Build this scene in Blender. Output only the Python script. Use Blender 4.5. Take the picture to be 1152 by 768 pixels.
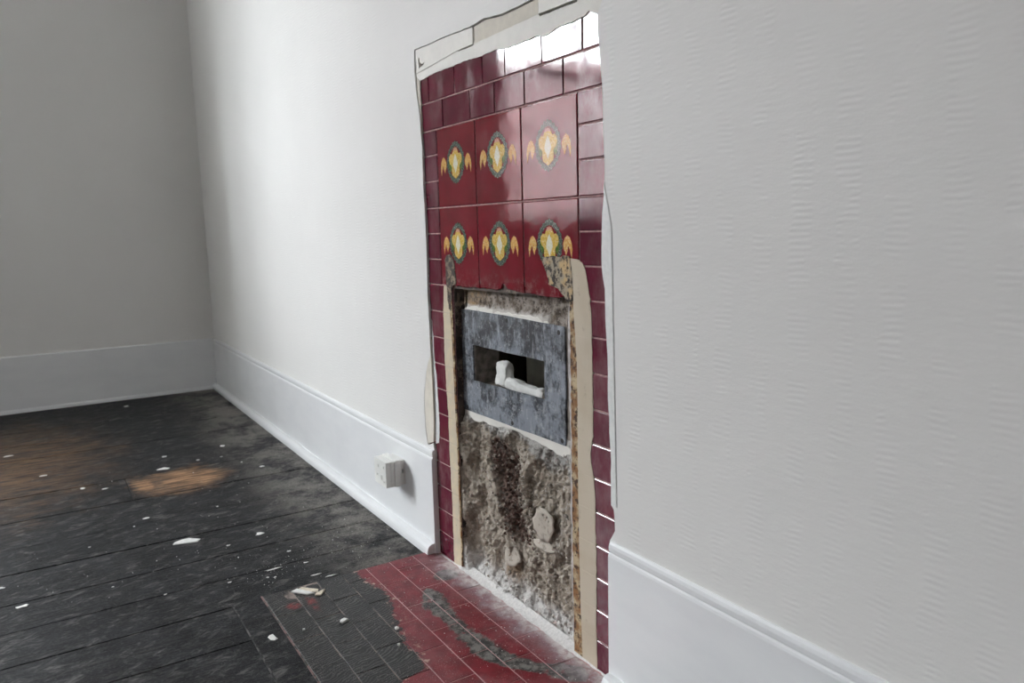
import bpy, bmesh, math, random
from mathutils import Matrix, Vector, noise
from mathutils.geometry import tessellate_polygon

for _o in list(bpy.data.objects):
    bpy.data.objects.remove(_o)
SC = bpy.context.scene
COL = SC.collection
IN = 0.0254                     # the place is measured in inches
FZ = 29.4                       # tile datum (joint between the two picture-tile rows) above the floor


def P(x, y, z):                 # inches, z from the tile datum -> metres, z from the floor
    return (x * IN, y * IN, (z + FZ) * IN)


def G(x, y, z=0.0):             # inches, z from the floor -> metres
    return (x * IN, y * IN, z * IN)


# ------------------------------------------------------------------ camera
cam_d = bpy.data.cameras.new('camera')
cam = bpy.data.objects.new('camera', cam_d)
COL.objects.link(cam)
SC.camera = cam
cam_d.sensor_width = 36.0
cam_d.lens = 861.2 / 1152 * 36.0
cam_d.clip_start = 0.02
_a, _b, _c = math.radians(57.82), math.radians(-8.44), math.radians(-1.43)
_f = Vector((-math.sin(_a) * math.cos(_b), math.cos(_a) * math.cos(_b), math.sin(_b)))
_r0 = Vector((math.cos(_a), math.sin(_a), 0))
_u0 = _r0.cross(_f)
_r = _r0 * math.cos(_c) + _u0 * math.sin(_c)
_u = -_r0 * math.sin(_c) + _u0 * math.cos(_c)
_m = Matrix((_r, _u, -_f)).transposed().to_4x4()
_m.translation = Vector(P(54.587, -27.879, -1.69))
cam.matrix_world = _m
cam_d.dof.use_dof = True
cam_d.dof.focus_distance = 1.38
cam_d.dof.aperture_fstop = 6.3

# ------------------------------------------------------------------ sky and exposure
world = bpy.data.worlds.new('overcast_sky')
SC.world = world
world.use_nodes = True
_bg = world.node_tree.nodes['Background']
_bg.inputs[0].default_value = (0.925, 0.965, 1.0, 1)
_bg.inputs[1].default_value = 9.0
SC.view_settings.view_transform = 'Standard'
SC.view_settings.look = 'None'
SC.view_settings.gamma = 1.0
SC.view_settings.use_curve_mapping = False
SC.view_settings.exposure = 2.4

# room limits (inches)
XL, XR, YB, HC = -91.0, 118.0, -172.0, 108.0
WT = 13.0                                    # thickness of the outer walls
WIN = [(-120.0, -65.0, 28.0, 98.0)]          # window openings in wall_left: y0, y1, z0, z1


def _portal(w, h, mat):                      # sampling portal: guides sky light, gives off none itself
    l = bpy.data.lights.new('window_left_offscreen', 'AREA')
    l.shape = 'RECTANGLE'
    l.size, l.size_y = w * IN, h * IN
    l.cycles.is_portal = True
    o = bpy.data.objects.new('window_left_offscreen', l)
    COL.objects.link(o)
    o.matrix_world = mat


for (_y0, _y1, _z0, _z1) in WIN:
    _portal(_y1 - _y0, _z1 - _z0, Matrix.Translation(G(XL - WT + 2, (_y0 + _y1) / 2, (_z0 + _z1) / 2)) @ Matrix(
        ((0, 0, -1, 0), (1, 0, 0, 0), (0, -1, 0, 0), (0, 0, 0, 1))))

# ------------------------------------------------------------------ material helper
class M:
    def __init__(s, name):
        s.m = bpy.data.materials.new(name)
        s.m.use_nodes = True
        s.t = s.m.node_tree
        s.b = s.t.nodes['Principled BSDF']
        s.pos_ = None

    def n(s, kind, **kw):
        x = s.t.nodes.new('ShaderNode' + kind)
        for k, v in kw.items():
            setattr(x, k, v)
        return x

    def put(s, sock, v):
        if v is None:
            return
        if isinstance(v, bpy.types.NodeSocket):
            s.t.links.new(v, sock)
        elif sock.type == 'RGBA' and not isinstance(v, (int, float)):
            sock.default_value = tuple(v) + (1,) if len(v) == 3 else v
        else:
            sock.default_value = v

    def set(s, **kw):
        for k, v in kw.items():
            s.put(s.b.inputs[k.replace('_', ' ')], v)

    def pos(s):
        if s.pos_ is None:
            s.pos_ = s.n('NewGeometry').outputs['Position']
        return s.pos_

    def xyz(s, scale=1 / IN):      # world position in inches, z from the floor
        q = s.n('VectorMath', operation='SCALE')
        s.put(q.inputs[0], s.pos())
        q.inputs['Scale'].default_value = scale
        sp = s.n('SeparateXYZ')
        s.put(sp.inputs[0], q.outputs[0])
        return sp.outputs[0], sp.outputs[1], sp.outputs[2]

    def vec(s, x, y, z):
        c = s.n('CombineXYZ')
        for i, v in enumerate((x, y, z)):
            s.put(c.inputs[i], v)
        return c.outputs[0]

    def scaled(s, v, sc):
        q = s.n('VectorMath', operation='MULTIPLY')
        s.put(q.inputs[0], v)
        q.inputs[1].default_value = sc
        return q.outputs[0]

    def math(s, op, a, b=None, c=None, clamp=False):
        q = s.n('Math', operation=op, use_clamp=clamp)
        for i, v in enumerate((a, b, c)):
            s.put(q.inputs[i], v)
        return q.outputs[0]

    def noise(s, scale, v=None, detail=4, rough=.55, dist=0.0, out='Fac'):
        q = s.n('TexNoise')
        s.put(q.inputs['Vector'], v if v is not None else s.pos())
        q.inputs['Scale'].default_value = scale
        q.inputs['Detail'].default_value = detail
        q.inputs['Roughness'].default_value = rough
        q.inputs['Distortion'].default_value = dist
        return q.outputs[out]

    def voro(s, scale, v=None, feature='F1'):
        q = s.n('TexVoronoi', feature=feature)
        s.put(q.inputs['Vector'], v if v is not None else s.pos())
        q.inputs['Scale'].default_value = scale
        return q.outputs['Distance']

    def step(s, v, a, b, lo=0.0, hi=1.0):       # smooth ramp a..b -> lo..hi
        q = s.n('MapRange', interpolation_type='SMOOTHSTEP')
        s.put(q.inputs[0], v)
        q.inputs[1].default_value = a
        q.inputs[2].default_value = b
        q.inputs[3].default_value = lo
        q.inputs[4].default_value = hi
        return q.outputs[0]

    def mix(s, f, a, b):
        q = s.n('Mix', data_type='RGBA')
        s.put(q.inputs[0], f)
        s.put(q.inputs[6], a)
        s.put(q.inputs[7], b)
        return q.outputs[2]

    def curve(s, v, pts):                       # piecewise function of v; pts = [(v, value)]
        x0, x1 = pts[0][0], pts[-1][0]
        y0, y1 = min(p[1] for p in pts), max(p[1] for p in pts)
        f = s.step_lin(v, x0, x1, 0, 1)
        q = s.n('FloatCurve')
        s.put(q.inputs['Value'], f)
        c = q.mapping.curves[0]
        q.mapping.use_clip = False
        nrm = [((a - x0) / (x1 - x0), (b - y0) / max(1e-6, y1 - y0)) for a, b in pts]
        c.points[0].location = nrm[0]
        c.points[1].location = nrm[-1]
        for a in nrm[1:-1]:
            c.points.new(*a)
        for k in c.points:
            k.handle_type = 'VECTOR'
        q.mapping.update()
        return s.step_lin(q.outputs[0], 0, 1, y0, y1)

    def step_lin(s, v, a, b, lo, hi):
        q = s.n('MapRange')
        s.put(q.inputs[0], v)
        for i, k in enumerate((a, b, lo, hi)):
            q.inputs[i + 1].default_value = k
        return q.outputs[0]

    def blob(s, x, y, cx, cy, rx, ry, wob=None, soft=.35):     # soft ellipse, edge broken by wob
        a = s.math('DIVIDE', s.math('SUBTRACT', x, cx), rx)
        b = s.math('DIVIDE', s.math('SUBTRACT', y, cy), ry)
        d = s.math('SQRT', s.math('ADD', s.math('MULTIPLY', a, a), s.math('MULTIPLY', b, b)))
        if wob is not None:
            d = s.math('ADD', d, wob)
        return s.step(d, 1 - soft, 1 + soft, 1, 0)

    def bump(s, h, strength=.3, dist=.002, prev=None):
        q = s.n('Bump')
        q.inputs['Strength'].default_value = strength
        q.inputs['Distance'].default_value = dist
        s.put(q.inputs['Height'], h)
        if prev is not None:
            s.put(q.inputs['Normal'], prev)
        return q.outputs[0]

    def rnd(s):
        return s.n('ObjectInfo').outputs['Random']


MAT = {}


def simple(name, col, rough=.5, nscale=60, amt=.12, bump=.15, bd=.001, spec=.5):
    g = M(name)
    f = g.noise(nscale)
    lo = tuple(c * (1 - amt) for c in col)
    hi = tuple(min(1, c * (1 + amt)) for c in col)
    g.set(Base_Color=g.mix(g.step(f, .3, .7), lo, hi), Roughness=rough)
    g.b.inputs['Specular IOR Level'].default_value = spec
    g.set(Normal=g.bump(f, bump, bd))
    MAT[name] = g.m
    return g


# embossed wallpaper
def wallpaper(name, col):
    g = M(name)
    x, y, z = g.xyz()
    u = g.math('ADD', x, y)
    wob = g.noise(9, detail=2)
    zz = g.math('ADD', z, g.math('MULTIPLY', wob, .5))
    w = g.math('SINE', g.math('MULTIPLY', zz, 2 * math.pi / .27))
    cell = g.noise(1.0, g.vec(g.math('MULTIPLY', u, .62), g.math('MULTIPLY', z, .55), 0), detail=2)
    colm = g.math('SINE', g.math('MULTIPLY', g.math('ADD', u, g.math('MULTIPLY', cell, 1.2)), 2 * math.pi / 2.1))
    mask = g.math('MULTIPLY', g.step(cell, .43, .58), g.step(colm, -.3, .5))
    dash = g.math('MULTIPLY', w, mask)
    lum = g.noise(14, detail=5)
    crk = g.noise(1.0, g.vec(g.math('MULTIPLY', u, 1.1), g.math('MULTIPLY', z, 3.4), 5.0), detail=2, rough=.6)
    lum = g.math('ADD', lum, g.math('MULTIPLY', crk, .75))
    fine = g.noise(420, detail=2)
    h = g.math('ADD', g.math('MULTIPLY', dash, .26), g.math('ADD', g.math('MULTIPLY', lum, 1.1), g.math('MULTIPLY', fine, .25)))
    stain = g.noise(2.2, detail=5)
    c = g.mix(g.step(stain, .35, .7), tuple(k * .97 for k in col), col)
    g.set(Base_Color=c, Roughness=.62, Normal=g.bump(h, .34, .0011))
    MAT[name] = g.m


wallpaper('wallpaper_white', (.82, .805, .785))
simple('ceiling_white', (.78, .77, .75), .8)
simple('cream_plaster', (.74, .69, .60), .8, 50, .05, .25, .001)
simple('white_filler', (.80, .775, .72), .6, 40, .03, .2, .001)
simple('white_paint', (.80, .80, .79), .45, 120, .05, .3, .001)
simple('subfloor', (.12, .09, .065), .9)
simple('plastic_white', (.80, .795, .765), .32, 300, .03, .02, .0003)
simple('window_white', (.75, .75, .75), .4)
simple('outside_blocker', (.17, .125, .125), .9, 3, .25)
simple('outside_ground', (.16, .16, .15), .95, 2, .2)


def skirting():
    g = M('skirting_gloss')
    f = g.noise(7, g.scaled(g.pos(), (1, 1, 3)), detail=3)
    sp = g.noise(160, detail=2)
    g.set(Base_Color=g.mix(g.step(f, .3, .7), (.83, .835, .85), (.865, .87, .88)), Roughness=.20,
          Normal=g.bump(g.math('ADD', f, g.math('MULTIPLY', sp, .06)), .12, .002))
    MAT['skirting_gloss'] = g.m


skirting()


def floorboards():
    g = M('black_stained_board')
    x, y, z = g.xyz()
    r = g.rnd()
    grain = g.noise(1.0, g.vec(g.math('MULTIPLY', x, 3.2), g.math('MULTIPLY', y, .22), g.math('MULTIPLY', r, 40)), detail=8, rough=.7)
    big = g.noise(3.2, detail=6, rough=.65)
    mid = g.noise(14, detail=8, rough=.72)
    scuff = g.noise(1.0, g.vec(g.math('MULTIPLY', x, .9), g.math('MULTIPLY', y, .5), 3.0), detail=9, rough=.8, dist=.6)
    base = g.mix(g.step(mid, .40, .62), (.0038, .0040, .0052), (.019, .0195, .0225))
    streak = g.noise(1.0, g.vec(g.math('ADD', g.math('MULTIPLY', x, 1.1), g.math('MULTIPLY', y, .8)), g.math('MULTIPLY', g.math('SUBTRACT', y, x), .16), 9.0), detail=8, rough=.75, dist=.5)
    base = g.mix(g.math('MULTIPLY', g.math('MULTIPLY', g.step(scuff, .47, .64), g.step(streak, .42, .60)), .9), base, (.155, .150, .142))
    base = g.mix(g.math('MULTIPLY', g.step(grain, .50, .66), .35), base, (.055, .050, .045))
    fine = g.noise(1.0, g.vec(g.math('MULTIPLY', x, 6.5), g.math('MULTIPLY', y, 4.0), 1.0), detail=4, rough=.8)
    base = g.mix(g.math('MULTIPLY', g.step(fine, .52, .64), .5), base, (.088, .089, .092))
    # brown, worn-through wood by the far wall and two bare patches
    wob = g.math('MULTIPLY', g.math('SUBTRACT', g.noise(11, detail=5, rough=.7), .5), 2.6)
    br = g.math('MULTIPLY', g.blob(x, y, -57, -33, 18, 10, wob, .7), g.step(grain, .42, .56))
    base = g.mix(g.math('MULTIPLY', br, .9), base, (.165, .098, .055))
    o = g.math('MAXIMUM', g.blob(x, y, -37.6, -14.8, 3.6, 3.6, wob, .75), g.blob(x, y, -37.8, -19.0, 2.4, 1.2, wob, .5))
    og = g.mix(g.step(grain, .42, .60), (.17, .098, .055), (.47, .275, .155))
    base = g.mix(g.math('MULTIPLY', o, g.step(g.math('ADD', g.math('MULTIPLY', grain, .6), g.math('MULTIPLY', mid, .4)), .36, .54)), base, og)
    # pale dust drifted along the skirting
    dz = g.math('MULTIPLY', g.step(y, -12, -3.0), g.step(g.noise(6.5, detail=8, rough=.78), .40, .58))
    dz = g.math('MULTIPLY', dz, g.step(fine, .36, .58, .35, 1))
    base = g.mix(g.math('MULTIPLY', dz, .85), base, (.27, .25, .225))
    # whitish specks
    sp = g.step(g.voro(190), .06, .12, 1, 0)
    sm = g.step(g.noise(5.0, detail=4, rough=.7), .50, .60)
    base = g.mix(g.math('MULTIPLY', g.math('MULTIPLY', sp, sm), .55), base, (.42, .41, .38))
    rough = g.math('ADD', .36, g.math('MULTIPLY', mid, .38))
    h = g.math('ADD', g.math('MULTIPLY', mid, .7), grain)
    g.set(Base_Color=base, Roughness=rough, Normal=g.bump(h, .8, .004))
    g.b.inputs['Specular IOR Level'].default_value = .17
    MAT['black_stained_board'] = g.m


floorboards()


def glazed(name, c0, c1, dusty):
    g = M(name)
    x, y, z = g.xyz()
    r = g.rnd()
    cl = g.noise(16, detail=4)
    base = g.mix(g.step(cl, .3, .72), c0, c1)
    base = g.mix(g.math('MULTIPLY', r, .45), base, (c0[0] * .62, c0[1] * .8, c0[2] * 1.05))
    sc = g.step(g.noise(260, detail=2), .70, .76)
    base = g.mix(g.math('MULTIPLY', sc, .22), base, (.55, .45, .44))
    if dusty:       # dull bloom and smears of plaster dust on the glaze, more towards the bottom
        dn = g.noise(9, g.scaled(g.pos(), (1, 1, .5)), detail=7, rough=.7)
        lowdust = g.math('MULTIPLY', g.step(dn, .44, .66), g.step(z, 34, 3, .16, .30))
        base = g.mix(lowdust, base, (.48, .33, .34))
        rough = g.math('ADD', .055, g.math('MULTIPLY', g.step(dn, .44, .66), .17))
    else:
        sc2 = g.math('MULTIPLY', g.math('MULTIPLY', g.step(g.math('ADD', z, g.math('MULTIPLY', cl, 1.5)), FZ - 3.6, FZ - 5.2), g.step(g.noise(55, detail=7, rough=.75), .47, .62)), .5)
        base = g.mix(sc2, base, (.36, .21, .21))
        rough = g.math('ADD', .06, g.math('MULTIPLY', g.step(g.noise(20, detail=6, rough=.7), .45, .65), .10))
    wave = g.noise(11, detail=2, rough=.4)
    pit = g.noise(190, detail=2)
    h = g.math('ADD', wave, g.math('MULTIPLY', pit, .012))
    g.set(Base_Color=base, Roughness=rough, Normal=g.bump(h, .20, .004))
    g.b.inputs['Specular IOR Level'].default_value = .55
    MAT[name] = g.m


glazed('burgundy_glaze', (.120, .008, .023), (.170, .014, .036), True)
glazed('red_glaze', (.175, .004, .012), (.245, .008, .021), False)


def hearth_mat():
    g = M('worn_hearth_glaze')
    x, y, z = g.xyz()
    r = g.rnd()
    n1 = g.noise(30, detail=7, rough=.75)
    n2 = g.noise(9, detail=6, rough=.7)
    red = g.mix(g.step(n1, .32, .70), (.120, .005, .011), (.255, .014, .026))
    red = g.mix(g.math('MULTIPLY', r, .4), red, (.19, .035, .043))
    # dry dust film
    film = g.math('MULTIPLY', g.step(n2, .44, .66), .22)
    red = g.mix(film, red, (.36, .20, .21))
    # black carpet-glue residue: outline y(x), broken by noise
    wob = g.math('MULTIPLY', g.math('SUBTRACT', g.noise(48, detail=6, rough=.75), .5), 2.1)
    yb = g.curve(x, [(-3.3, -7.8), (-2.8, -7.5), (-.8, -7.4), (.5, -7.15), (2.1, -6.85), (4.9, -7.45), (7.3, -8.15),
                     (10, -8.65), (12.4, -8.55), (13.2, -9.1), (13.5, -10.5), (14.3, -12.6), (15.2, -16.0), (16.5, -17.0)])
    d = g.math('ADD', g.math('SUBTRACT', yb, y), wob)
    res = g.step(d, -.10, .16)
    # cream biscuit showing along its edge
    rim = g.math('MULTIPLY', g.math('MULTIPLY', g.step(d, -.9, -.2), g.step(d, .05, .35, 1, 0)), g.step(g.noise(75, detail=4), .56, .66))
    # streak of grey glue across the red and a patch by the wall
    yc = g.curve(x, [(1.0, -4.0), (3.4, -4.0), (5.6, -4.45), (8, -4.65), (11, -4.75), (13.5, -4.65), (15.5, -4.05),
                     (16.8, -3.2), (17.6, -2.2), (19.2, -1.5), (22, -1.2)])
    hw = g.curve(x, [(1.0, -.6), (2.9, -.3), (3.6, .5), (5.6, 1.0), (8, .62), (10.5, .66), (13, .95), (15.4, .8), (17, .8), (18.6, 1.1), (19.6, .6), (20.5, -.4)])
    ds = g.math('ADD', g.math('SUBTRACT', hw, g.math('ABSOLUTE', g.math('SUBTRACT', y, yc))), g.math('MULTIPLY', wob, .75))
    st = g.math('MULTIPLY', g.step(ds, -.10, .16), g.step(g.noise(34, detail=5, rough=.7), .30, .42))
    pt = g.blob(x, y, 2.0, -1.65, .95, 1.0, g.math('MULTIPLY', wob, .35), .15)
    st = g.math('MAXIMUM', st, pt)
    ww = g.math('MULTIPLY', g.noise(16, detail=4), 1.6)
    cu = g.math('ADD', g.math('ADD', g.math('MULTIPLY', x, .93), g.math('MULTIPLY', y, .30)), ww)
    cs = g.math('SINE', g.math('MULTIPLY', cu, 2 * math.pi / .25))
    fr = g.noise(1.0, g.vec(g.math('MULTIPLY', cu, 5.0), g.math('MULTIPLY', y, .9), 0), detail=6, rough=.7)
    cw = g.math('MULTIPLY', g.step(cs, -.6, .9), g.step(fr, .34, .66))
    blk = g.mix(g.math('MULTIPLY', cw, g.step(n2, .3, .7)), (.011, .011, .0115), (.140, .137, .130))
    gry = g.mix(g.step(g.noise(60, detail=6, rough=.75), .40, .60), (.030, .030, .029), (.215, .210, .195))
    c = g.mix(st, red, gry)
    c = g.mix(res, c, blk)
    c = g.mix(rim, c, (.50, .36, .29))
    # red showing again through thin glue near the broken corner
    rr = g.math('MULTIPLY', g.math('MAXIMUM', g.blob(x, y, -.1, -13.4, .5, .5, wob, .5), g.blob(x, y, .3, -12.1, 1.2, .3, wob, .6)), g.step(n1, .40, .56))
    c = g.mix(rr, c, (.20, .02, .022))
    # plaster dust spilled from the recess, heaviest at the wall
    dn = g.noise(55, detail=7, rough=.7)
    near = g.math('ADD', y, g.math('MULTIPLY', g.math('SUBTRACT', g.noise(13, detail=6, rough=.7), .5), 3.6))
    du = g.math('MULTIPLY', g.math('MULTIPLY', g.step(near, -2.9, -.2), g.step(x, -2.6, 1.5, .35, 1)), g.step(dn, .36, .60, .45, 1))
    c = g.mix(g.math('MULTIPLY', du, .85), c, g.mix(g.step(near, -1.5, -.1), (.40, .35, .375), (.80, .78, .77)))
    # crumbs
    sp = g.step(g.voro(360), .12, .22, 1, 0)
    spm = g.step(g.noise(16, detail=4), .40, .52)
    c = g.mix(g.math('MULTIPLY', g.math('MULTIPLY', sp, spm), .65), c, (.58, .50, .49))
    h = g.math('ADD', g.math('MULTIPLY', g.math('MULTIPLY', cw, res), .8), g.math('ADD', g.math('MULTIPLY', g.math('MAXIMUM', res, st), .5), g.math('MULTIPLY', n1, .25)))
    g.set(Base_Color=c, Roughness=g.math('ADD', g.math('ADD', .30, g.math('MULTIPLY', n2, .25)), g.math('MULTIPLY', du, .3)),
          Normal=g.bump(h, .5, .0016))
    g.b.inputs['Specular IOR Level'].default_value = .4
    MAT['worn_hearth_glaze'] = g.m


hearth_mat()
simple('wall_grout', (.47, .27, .27), .85, 200, .25)


def hearth_grout():
    g = M('hearth_grout')
    x, y, z = g.xyz()
    yb = g.curve(x, [(-3.3, -7.8), (2.1, -6.85), (7.3, -8.15), (12.4, -8.6), (13.2, -9.1), (14.3, -13), (16.5, -17)])
    d = g.math('SUBTRACT', yb, y)
    n = g.noise(18, detail=5, rough=.7)
    dk = g.mix(g.step(n, .42, .58), (.05, .046, .043), (.30, .235, .21))
    g.set(Base_Color=g.mix(g.step(d, -.2, .3), (.58, .36, .36), dk), Roughness=.9)
    MAT['hearth_grout'] = g.m


hearth_grout()


def metal_plate():
    g = M('weathered_zinc')
    x, y, z = g.xyz()
    n = g.noise(15, detail=9, rough=.74)
    m = g.noise(85, detail=6, rough=.75)
    drip = g.noise(1.0, g.vec(g.math('MULTIPLY', x, 2.2), 0, g.math('MULTIPLY', z, .55)), detail=7, rough=.7)
    c = g.mix(g.step(n, .42, .58), (.024, .027, .033), (.235, .258, .295))
    c = g.mix(g.math('MULTIPLY', g.step(drip, .50, .64), .55), c, (.36, .375, .40))
    c = g.mix(g.math('MULTIPLY', g.step(m, .54, .64), .5), c, (.50, .515, .53))
    # brownish grime over the upper part, pale scuffing low on the right
    gr = g.math('MULTIPLY', g.step(z, FZ - 10.6, FZ - 8.9), g.step(drip, .60, .40))
    c = g.mix(g.math('MULTIPLY', gr, .55), c, (.060, .056, .054))
    g.set(Base_Color=c, Roughness=g.math('ADD', .38, g.math('MULTIPLY', n, .35)), Metallic=.25,
          Normal=g.bump(g.math('ADD', n, m), .35, .0012))
    MAT['weathered_zinc'] = g.m


metal_plate()


def infill_mat():
    g = M('crumbling_plaster')
    x, y, z = g.xyz()
    zt = g.math('SUBTRACT', z, FZ)
    n = g.noise(26, detail=8, rough=.7)
    m = g.noise(90, detail=6, rough=.75)
    st = g.noise(1.0, g.vec(g.math('MULTIPLY', x, 1.3), g.math('MULTIPLY', y, 1.0), g.math('MULTIPLY', z, .22)), detail=7, rough=.7)
    c = g.mix(g.step(n, .38, .62), (.36, .30, .24), (.58, .51, .43))
    c = g.mix(g.math('MULTIPLY', g.step(st, .53, .61), .42), c, (.17, .135, .11))
    c = g.mix(g.math('MULTIPLY', g.step(m, .56, .64), .45), c, (.10, .08, .066))
    c = g.mix(g.math('MULTIPLY', g.step(m, .45, .37), .7), c, (.68, .64, .59))
    wob = g.math('MULTIPLY', g.math('SUBTRACT', g.noise(34, detail=6, rough=.7), .5), 1.5)
    # exposed dark brick down the middle
    bx = g.math('ADD', x, g.math('MULTIPLY', g.math('ADD', zt, 20.5), .28))
    br = g.blob(bx, zt, 8.0, -20.6, 1.75, 4.0, wob, .25)
    bc = g.mix(g.step(m, .42, .60), (.030, .017, .015), (.23, .150, .125))
    c = g.mix(g.math('MULTIPLY', br, .88), c, bc)
    c = g.mix(g.math('MULTIPLY', g.blob(x, zt, 8.3, -27.6, 1.2, 1.1, wob, .4), .7), c, (.27, .165, .085))
    # white set plaster under the plate
    ed = g.math('ADD', zt, g.math('MULTIPLY', wob, 1.1))
    lim = g.curve(x, [(1, -16.3), (2.3, -16.7), (5.4, -16.8), (6.8, -17.2), (8.7, -16.7), (10.8, -16.9), (12, -17.4), (12.8, -18.3), (14.4, -17.9), (15.6, -17.4), (17.2, -19)])
    wt = g.step(g.math('SUBTRACT', ed, lim), -.35, .45)
    wc = g.mix(g.step(m, .40, .66), (.60, .585, .56), (.26, .24, .22))
    c = g.mix(g.math('MULTIPLY', wt, .9), c, wc)
    # pale powder clinging low down
    lo = g.step(g.math('ADD', zt, g.math('MULTIPLY', wob, 1.6)), -26.9, -28.6)
    c = g.mix(g.math('MULTIPLY', lo, .9), c, g.mix(g.step(m, .52, .62), (.76, .74, .72), (.34, .31, .29)))
    g.set(Base_Color=c, Roughness=.92, Normal=g.bump(g.math('ADD', m, n), 1.0, .006))
    g.b.inputs['Specular IOR Level'].default_value = .2
    MAT['crumbling_plaster'] = g.m


infill_mat()


def lintel_mat():
    g = M('old_mortar')
    x, y, z = g.xyz()
    zt = g.math('SUBTRACT', z, FZ)
    n = g.noise(40, detail=8, rough=.72)
    m = g.noise(120, detail=5, rough=.7)
    c = g.mix(g.step(n, .40, .60), (.15, .118, .090), (.42, .37, .325))
    c = g.mix(g.math('MULTIPLY', g.step(m, .52, .60), .75), c, (.050, .038, .030))
    c = g.mix(g.math('MULTIPLY', g.step(x, 7, 3.5), g.step(n, .42, .60)), c, (.40, .27, .15))
    wob = g.math('MULTIPLY', g.math('SUBTRACT', g.noise(50, detail=6, rough=.7), .5), 1.2)
    w = g.math('MULTIPLY', g.step(g.math('ADD', zt, wob), -7.3, -7.6), g.step(x, 14.0, 13.4))
    c = g.mix(w, c, (.62, .58, .54))
    g.set(Base_Color=c, Roughness=.93, Normal=g.bump(g.math('ADD', n, m), .8, .003))
    g.b.inputs['Specular IOR Level'].default_value = .2
    MAT['old_mortar'] = g.m


lintel_mat()


def stain_mat(name, base, spots, thr, scale, col2=None):
    g = M(name)
    n = g.noise(scale, detail=7, rough=.7)
    k = g.noise(scale * .45, detail=4)
    c = base
    if col2:
        c = g.mix(g.step(k, .40, .58), base, col2)
    c = g.mix(g.step(n, thr - .03, thr + .05), c, spots)
    g.set(Base_Color=c, Roughness=.75, Normal=g.bump(n, .4, .001))
    MAT[name] = g.m


stain_mat('beige_paint', (.56, .475, .36), (.47, .39, .295), .60, 22, (.60, .52, .41))
stain_mat('cream_edge_paint', (.68, .57, .41), (.10, .055, .028), .67, 95, (.62, .53, .40))
stain_mat('rusted_edge', (.56, .44, .27), (.060, .028, .015), .53, 75, (.27, .125, .045))
stain_mat('torn_residue', (.56, .385, .19), (.030, .018, .012), .50, 75, (.36, .30, .22))
stain_mat('grey_residue', (.29, .215, .14), (.040, .026, .018), .48, 75, (.17, .125, .085))
stain_mat('sooty_reveal', (.115, .088, .066), (.24, .19, .14), .55, 60, (.045, .035, .028))
stain_mat('plaster_skin', (.47, .415, .35), (.30, .255, .21), .56, 60, (.46, .405, .345))
simple('plaster_grit', (.46, .41, .36), .95, 90, .35, .3, .001, .1)
simple('brick_grit', (.15, .095, .08), .95, 90, .5, .3, .001, .1)
simple('pale_mortar', (.52, .49, .475), .85, 90, .25, .5, .002)
simple('white_dust', (.70, .68, .665), .95, 220, .10, .35, .0008, .1)
simple('plaster_lump', (.80, .80, .775), .9, 55, .08, .6, .003, .2)
simple('flake_white', (.76, .755, .73), .7, 120, .08, .2, .001)
simple('flake_cream', (.70, .62, .50), .75, 60, .2, .4, .001)
simple('cavity_brick', (.10, .075, .055), .95, 45, .45, .8, .004, .1)
simple('cavity_reveal', (.235, .205, .18), .95, 60, .35, .8, .004, .1)
simple('cavity_board', (.34, .33, .28), .9, 30, .15)
simple('screw_rust', (.035, .030, .030), .7, 400, .3)
stain_mat('worn_edge', (.15, .10, .095), (.04, .035, .033), .50, 30, (.20, .11, .105))
stain_mat('scuffed_edge', (.10, .095, .09), (.02, .02, .021), .47, 30, (.13, .12, .115))
simple('biscuit_edge', (.36, .17, .15), .85, 120, .25)


def motif(name, a, b, scale, c=None):
    g = M(name)
    n = g.noise(scale, detail=4, rough=.7)
    col = g.mix(g.step(n, .42, .60), a, b)
    if c:
        col = g.mix(g.step(g.noise(scale * 1.6, detail=3), .56, .66), col, c)
    g.set(Base_Color=col, Roughness=.14)
    MAT[name] = g.m


motif('motif_green', (.022, .042, .028), (.11, .16, .12), 300, (.50, .50, .44))
motif('motif_leaf', (.05, .12, .02), (.16, .22, .05), 250)
motif('motif_gold', (.62, .38, .05), (.76, .55, .15), 240, (.82, .70, .42))
motif('motif_pale', (.76, .72, .52), (.84, .82, .70), 300)
motif('motif_amber', (.66, .30, .06), (.80, .52, .18), 260, (.84, .68, .45))
motif('motif_pink', (.62, .30, .20), (.70, .42, .28), 260)


# ------------------------------------------------------------------ object helpers
def mesh_obj(name, verts, faces, mat, parent=None, smooth=False):
    me = bpy.data.meshes.new(name)
    me.from_pydata(verts, [], faces)
    bm = bmesh.new()
    bm.from_mesh(me)
    bmesh.ops.recalc_face_normals(bm, faces=bm.faces)
    bm.to_mesh(me)
    bm.free()
    me.materials.append(MAT[mat])
    if smooth:
        for f in me.polygons:
            f.use_smooth = True
    o = bpy.data.objects.new(name, me)
    COL.objects.link(o)
    if parent:
        o.parent = parent
    return o


def tag(o, label, cat, group=None):
    o['label'] = label
    o['category'] = cat
    if group:
        o['group'] = group
    return o


def struct(o):
    o['kind'] = 'structure'
    return o


def stuff(o):
    o['kind'] = 'stuff'
    return o


def empty(name, loc=(0, 0, 0)):
    o = bpy.data.objects.new(name, None)
    o.empty_display_size = .05
    COL.objects.link(o)
    o.location = loc
    return o


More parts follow.
